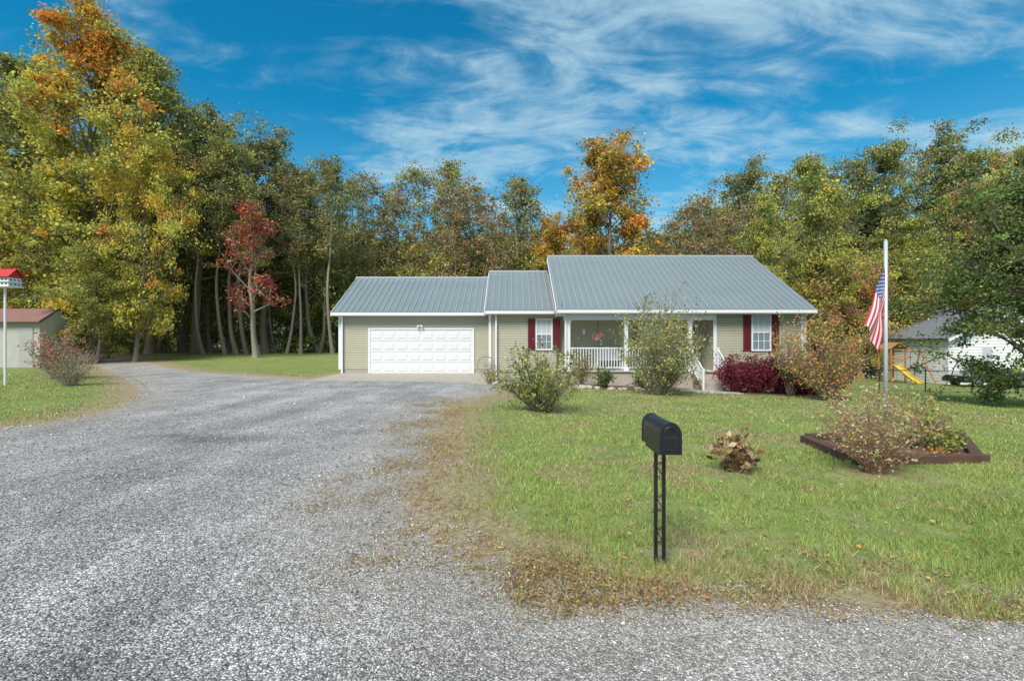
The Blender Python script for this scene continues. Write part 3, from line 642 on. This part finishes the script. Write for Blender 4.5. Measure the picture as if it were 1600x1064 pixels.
timber((X(1252,8.7),8.6),(X(1325,7.1),7.15)); timber((X(1325,7.1),6.95),(X(1535,7.15),7.1)); timber((X(1535,7.15)+.0,7.25),(X(1500,9.3),9.3)); timber((X(1255,8.7)+.1,8.75),(X(1500,9.3)-.1,9.4))
m=MB(); q=[(X(1262,8.6),8.55),(X(1325,7.2),7.25),(X(1530,7.25),7.25),(X(1497,9.2),9.2)]; m.add([(a,b,Hf(a,b)+.035) for a,b in q],[(0,1,2,3)]); m.make('bed_soil',MULCH,tb)
# ------------------------------------------------------------ bird house
bh=empty('martin_bird_house'); d=19.; bx=X(8,d); gz=Hf(bx,d); top=Z(421,d); zb=Z(449,d)
MB().bar((bx,d,gz),(bx,d,zb),.04,10).make('pole',WHITE,bh)
b=MB(); b.box(bx-.42,bx+.42,d-.3,d+.3,zb,zb+.04); b.box(bx-.36,bx+.36,d-.25,d+.25,zb+.04,zb+.34); b.box(bx-.44,bx+.44,d-.31,d+.31,zb+.18,zb+.20); b.make('house_body',WHITE,bh)
b=MB(); rz=zb+.345; b.slab([(bx-.45,d-.34,rz),(bx+.45,d-.34,rz),(bx+.45,d,top),(bx-.45,d,top)],.02); b.slab([(bx+.45,d+.34,rz),(bx-.45,d+.34,rz),(bx-.45,d,top),(bx+.45,d,top)],.02); b.add([(bx+.37,d-.26,rz),(bx+.37,d+.26,rz),(bx+.37,d,top-.02),(bx-.37,d-.26,rz),(bx-.37,d+.26,rz),(bx-.37,d,top-.02)],[(0,1,2),(5,4,3)]); b.make('roof',RED,bh)
b=MB()
for zz in (zb+.1,zb+.27):
    for i in range(5): xx=bx-.28+.14*i; b.bar((xx,d-.256,zz),(xx,d-.25,zz),.032,10)
    for i in range(3): yy=d-.15+.15*i; b.bar((bx+.36,yy,zz),(bx+.366,yy,zz),.032,10)
b.make('entrance_holes',DARK,bh)
# shed left
sh=empty('garden_shed'); d=31.; sx0,sx1=-38,X(62,31); g=Hf(sx1,d); SW=flat('shed_wall',(.42,.41,.37),.7,var=.3)
MB().box(sx0,sx1,d,d+2.6,g-.3,Z(504,d)).make('walls',SW,sh)
b=MB(); e0=Z(504,d)-.02; rt=Z(484,d+1.3); b.slab([(sx0-.2,d-.35,e0),(sx1+.25,d-.35,e0),(sx1+.0,d+1.3,rt),(sx0-.2,d+1.3,rt)],.07); b.slab([(sx1+.25,d+2.9,e0),(sx0-.2,d+2.9,e0),(sx0-.2,d+1.3,rt),(sx1+.0,d+1.3,rt)],.07); b.make('roof',RUST,sh)
MB().add([(sx1-.01,d,e0),(sx1-.01,d+2.6,e0),(sx1-.01,d+1.3,rt-.05)],[(0,1,2)]).make('gable',SW,sh)
MB().box(X(30,d),X(52,d),d-.04,d-.01,g,e0-.25).make('door',flat('shed_door',(.36,.36,.34),.6),sh)
# ------------------------------------------------------------ neighbour house
nh=empty('neighbor_house'); d=35; x0=X(1482,d); x1=x0+12; g=Hf(x0,d)
ez=Z(529,d); b=MB(); a=[(x0,d,g-.3),(x1,d,g-.3),(x1,d,ez),(x0+6.,d,ez+2.6),(x0,d,ez)]; bk=[(q[0],d+9,q[2]) for q in a]
b.add(a+bk,[(0,1,2,3,4),(9,8,7,6,5),(0,4,9,5),(1,6,7,2)]).make('walls',SIDW,nh)
b=MB(); b.slab([(x0-.35,d-.4,ez-.1),(x0+6.,d-.4,ez+2.65),(x0+6.,d+9.3,ez+2.65),(x0-.35,d+9.3,ez-.1)],.12); b.slab([(x0+6.,d-.4,ez+2.65),(x1+.35,d-.4,ez-.1),(x1+.35,d+9.3,ez-.1),(x0+6.,d+9.3,ez+2.65)],.12); b.make('roof',flat('shingle',(.16,.17,.19),.9,var=.3),nh)
b=MB(); b.slab([(x0-.35,d-.43,ez-.2),(x0+6.,d-.43,ez+2.55),(x0+6.,d-.43,ez+2.75),(x0-.35,d-.43,ez+.0)],.02); b.box(x0+2.2,x0+3.0,d-.05,d-.003,ez-1.6,ez-.5); b.make('trim',WHITE,nh)
MB().box(x0+2.28,x0+2.92,d-.06,d-.051,ez-1.52,ez-.58).make('window_pane',BLIND,nh)
# car
car=empty('parked_car'); cd=32.; cx=X(1508,cd); cg=Hf(cx+2,cd)
prof_=[(0,.30),(.02,.55),(.25,.70),(1.15,.80),(1.85,1.18),(2.9,1.22),(3.7,.95),(4.35,.86),(4.5,.62),(4.48,.30)]
def carpart(name,pr,y0,y1,ins,mat):
    k=len(pr); v=[(cx+a,y0,cg+b_) for a,b_ in pr]+[(cx+a,y1,cg+b_) for a,b_ in pr]
    for i,(a,b_) in enumerate(pr):
        if b_>.85:
            v[i]=(cx+a,y0+ins*(b_-.85),cg+b_); v[i+k]=(cx+a,y1-ins*(b_-.85),cg+b_)
    MB().add(v,[tuple(range(k)),tuple(range(k,2*k))[::-1]]+[(i,i+k,(i+1)%k+k,(i+1)%k) for i in range(k)]).make(name,mat,car,bev=.05)
CP=flat('black_car_paint',(.012,.013,.016),.15,.0,var=.1,spec=.8); carpart('body',prof_,cd,cd+1.8,.45,CP)
carpart('windows',[(1.42,.88),(1.95,1.14),(2.85,1.17),(3.5,.93)],cd-.0,cd+1.8,.4,DARK)
for a in (.85,3.65):
    for yy in (cd-.02,cd+1.6):
        MB().bar((cx+a,yy,cg+.31),(cx+a,yy+.22,cg+.31),.31,20).make('wheel',flat('tyre',(.02,.02,.02),.9),car)
        MB().bar((cx+a,yy-.01,cg+.31),(cx+a,yy,cg+.31),.18,12).make('hub',flat('alloy',(.3,.3,.32),.3,.8),car)
# play set
ps=empty('swing_set'); d=36.; xA=X(1392,d); xB=X(1415,d); xC=X(1448,d); g=Hf(xA,d); b=MB()
for xx in (xA,xB):
    for yy in (d,d+1.2): b.box(xx-.05,xx+.05,yy-.05,yy+.05,g,g+2.4)
b.box(xA,xB,d-.04,d+1.24,g+1.1,g+1.17)
for q in (1.5,1.75): b.box(xA,xB,d-.06,d-.03,g+q,g+q+.12)
b.bar((xA,d+.6,g+2.2),(xC,d+.6,g+2.2),.06,6); b.bar((xC,d+.6,g+2.2),(xC+.3,d-.4,g),.05,6); b.bar((xC,d+.6,g+2.2),(xC+.3,d+1.6,g),.05,6)
for i in range(5): b.box(xA-.02,xA+.4,d-.08,d-.04,g+.2+.2*i,g+.24+.2*i)
b.make('frame',PLAYW,ps)
b=MB(); xm_=(xA+xB)/2; b.slab([(xA-.15,d-.1,g+2.35),(xm_,d-.1,g+2.8),(xm_,d+1.3,g+2.8),(xA-.15,d+1.3,g+2.35)],.04); b.slab([(xm_,d-.1,g+2.8),(xB+.15,d-.1,g+2.35),(xB+.15,d+1.3,g+2.35),(xm_,d+1.3,g+2.8)],.04); b.make('canopy',PLAYW,ps)
b=MB()
for i in range(8):
    t0,t1=i/8,(i+1)/8; f_=lambda t:(xA+.3+.5*t,d-.1-1.5*t,g+1.15*(1-t)**1.2+.08)
    p0,p1=f_(t0),f_(t1); b.slab([(p0[0]-.2,p0[1],p0[2]),(p0[0]+.2,p0[1],p0[2]),(p1[0]+.2,p1[1],p1[2]),(p1[0]-.2,p1[1],p1[2])],.05); b.bar((p0[0]-.22,p0[1],p0[2]+.08),(p1[0]-.22,p1[1],p1[2]+.08),.035,6); b.bar((p0[0]+.22,p0[1],p0[2]+.08),(p1[0]+.22,p1[1],p1[2]+.08),.035,6)
b.make('slide',YEL,ps)
b=MB()
for xx in (xB+.4,xB+.8): b.bar((xx,d+.6,g+2.2),(xx,d+.6,g+.5),.012,4)
b.box(xB+.35,xB+.85,d+.5,d+.7,g+.46,g+.5); b.make('swing',BLACK,ps)
pf=empty('wooden_deck'); b=MB(); d=38; g=Hf(30,d); xa=X(1455,d); xb=X(1480,d)
b.box(xa,xb,d,d+2,g+.4,g+.5); b.box(xa,xb,d-.02,d+.02,g+1.35,g+1.42)
x=xa
while x<xb: b.box(x,x+.06,d-.02,d+.02,g,g+1.35); x+=.22
b.make('deck_frame',PLAYW,pf)
fe=empty('black_chain_link_fence'); b=MB(); y=26.5; x=14.2; pv=None
while x<34:
    g=Hf(x,y); b.bar((x,y,g-.1),(x,y,g+1.15),.03,6)
    if pv: 
        b.bar((pv[0],y,pv[1]+1.1),(x,y,g+1.1),.022,5); b.bar((pv[0],y,pv[1]+.06),(x,y,g+.06),.01,4)
        n=14
        for i in range(n):
            q0=pv[0]+(x-pv[0])*i/n; q1=pv[0]+(x-pv[0])*(i+1)/n
            for k in range(6):
                za=g+.06+k*.173; zb_=za+.173
                b.bar((q0,y,za),(q1,y,zb_),.0035,3); b.bar((q0,y,zb_),(q1,y,za),.0035,3)
    pv=(x,g); x+=2.4
b.make('fence_panels',BLACK,fe)
cb=MB(); A=Vector((X(1275,45),45,Z(400,45))); B=Vector((X(1660,20),20,Z(270,20))); pts=[A.lerp(B,i/16)-Vector((0,0,.5*math.sin(math.pi*i/16))) for i in range(17)]
for i in range(16): cb.bar(pts[i],pts[i+1],.012,4)
cb.make('overhead_cable',BLACK)
# ------------------------------------------------------------ world, sun, camera
w=bpy.data.worlds.new("World"); sc.world=w; w.use_nodes=True; t=NT(w.node_tree)
for n_ in list(t.n): t.n.remove(n_)
el,az=math.radians(48),math.radians(205)
sky=t.N('ShaderNodeTexSky',sky_type='NISHITA',sun_disc=False,sun_elevation=el,sun_rotation=az,air_density=1.2,dust_density=.4,ozone_density=3.)
tint=t.mix(1.,sky.outputs[0],(.05,.88,1.10),'MULTIPLY')
tc=t.N('ShaderNodeTexCoord').outputs['Generated']; sp=t.N('ShaderNodeSeparateXYZ',{0:tc})
zz=t.M('ADD',t.M('MAXIMUM',sp.outputs[2],0.),.24)
u=t.M('DIVIDE',sp.outputs[0],zz); v=t.M('DIVIDE',sp.outputs[1],zz)
vec=t.N('ShaderNodeCombineXYZ',{0:u,1:v,2:0.}).outputs[0]
mp=t.N('ShaderNodeMapping',{'Vector':vec}); mp.inputs['Rotation'].default_value=(0,0,math.radians(-40)); mp.inputs['Scale'].default_value=(.9,2.1,1)
mp2=t.N('ShaderNodeMapping',{'Vector':vec}); mp2.inputs['Rotation'].default_value=(0,0,math.radians(30)); mp2.inputs['Scale'].default_value=(1.2,2.2,1); mp2.inputs['Location'].default_value=(3,1,0)
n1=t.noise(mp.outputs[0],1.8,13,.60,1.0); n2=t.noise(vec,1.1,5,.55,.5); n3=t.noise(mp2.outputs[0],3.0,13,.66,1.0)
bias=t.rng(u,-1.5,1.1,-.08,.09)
bias=t.M('ADD',bias,t.rng(v,.6,-1.5,0,.28))  # more cloud overhead and behind the camera, added to raise ambient light
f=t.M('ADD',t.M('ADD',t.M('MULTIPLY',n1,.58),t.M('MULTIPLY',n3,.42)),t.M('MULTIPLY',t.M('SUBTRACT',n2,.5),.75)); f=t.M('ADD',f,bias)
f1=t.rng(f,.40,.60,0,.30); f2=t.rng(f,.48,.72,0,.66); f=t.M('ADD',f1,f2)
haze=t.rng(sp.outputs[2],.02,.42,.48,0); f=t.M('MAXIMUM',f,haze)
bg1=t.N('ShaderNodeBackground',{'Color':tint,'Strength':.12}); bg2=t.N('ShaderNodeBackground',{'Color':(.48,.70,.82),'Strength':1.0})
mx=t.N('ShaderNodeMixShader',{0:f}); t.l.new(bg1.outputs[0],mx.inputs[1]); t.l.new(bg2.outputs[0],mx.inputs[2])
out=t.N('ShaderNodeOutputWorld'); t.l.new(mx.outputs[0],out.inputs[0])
sl=bpy.data.lights.new('sun','SUN'); sl.energy=4.9; sl.angle=math.radians(25); sl.color=(1,.93,.83)
so=bpy.data.objects.new('sun',sl); sc.collection.objects.link(so)
dirn=Vector((math.sin(az)*math.cos(el),math.cos(az)*math.cos(el),math.sin(el))); so.rotation_euler=dirn.to_track_quat('Z','Y').to_euler()
cam=bpy.data.cameras.new('camera'); cam.lens=18; cam.sensor_width=36; cam.clip_end=3000; cam.clip_start=.05
co=bpy.data.objects.new('camera',cam); sc.collection.objects.link(co); co.location=(0,0,CH); co.rotation_euler=(math.pi/2,0,0); sc.camera=co
sc.view_settings.view_transform='Standard'; sc.view_settings.look='None'; sc.view_settings.exposure=0
print('ok')
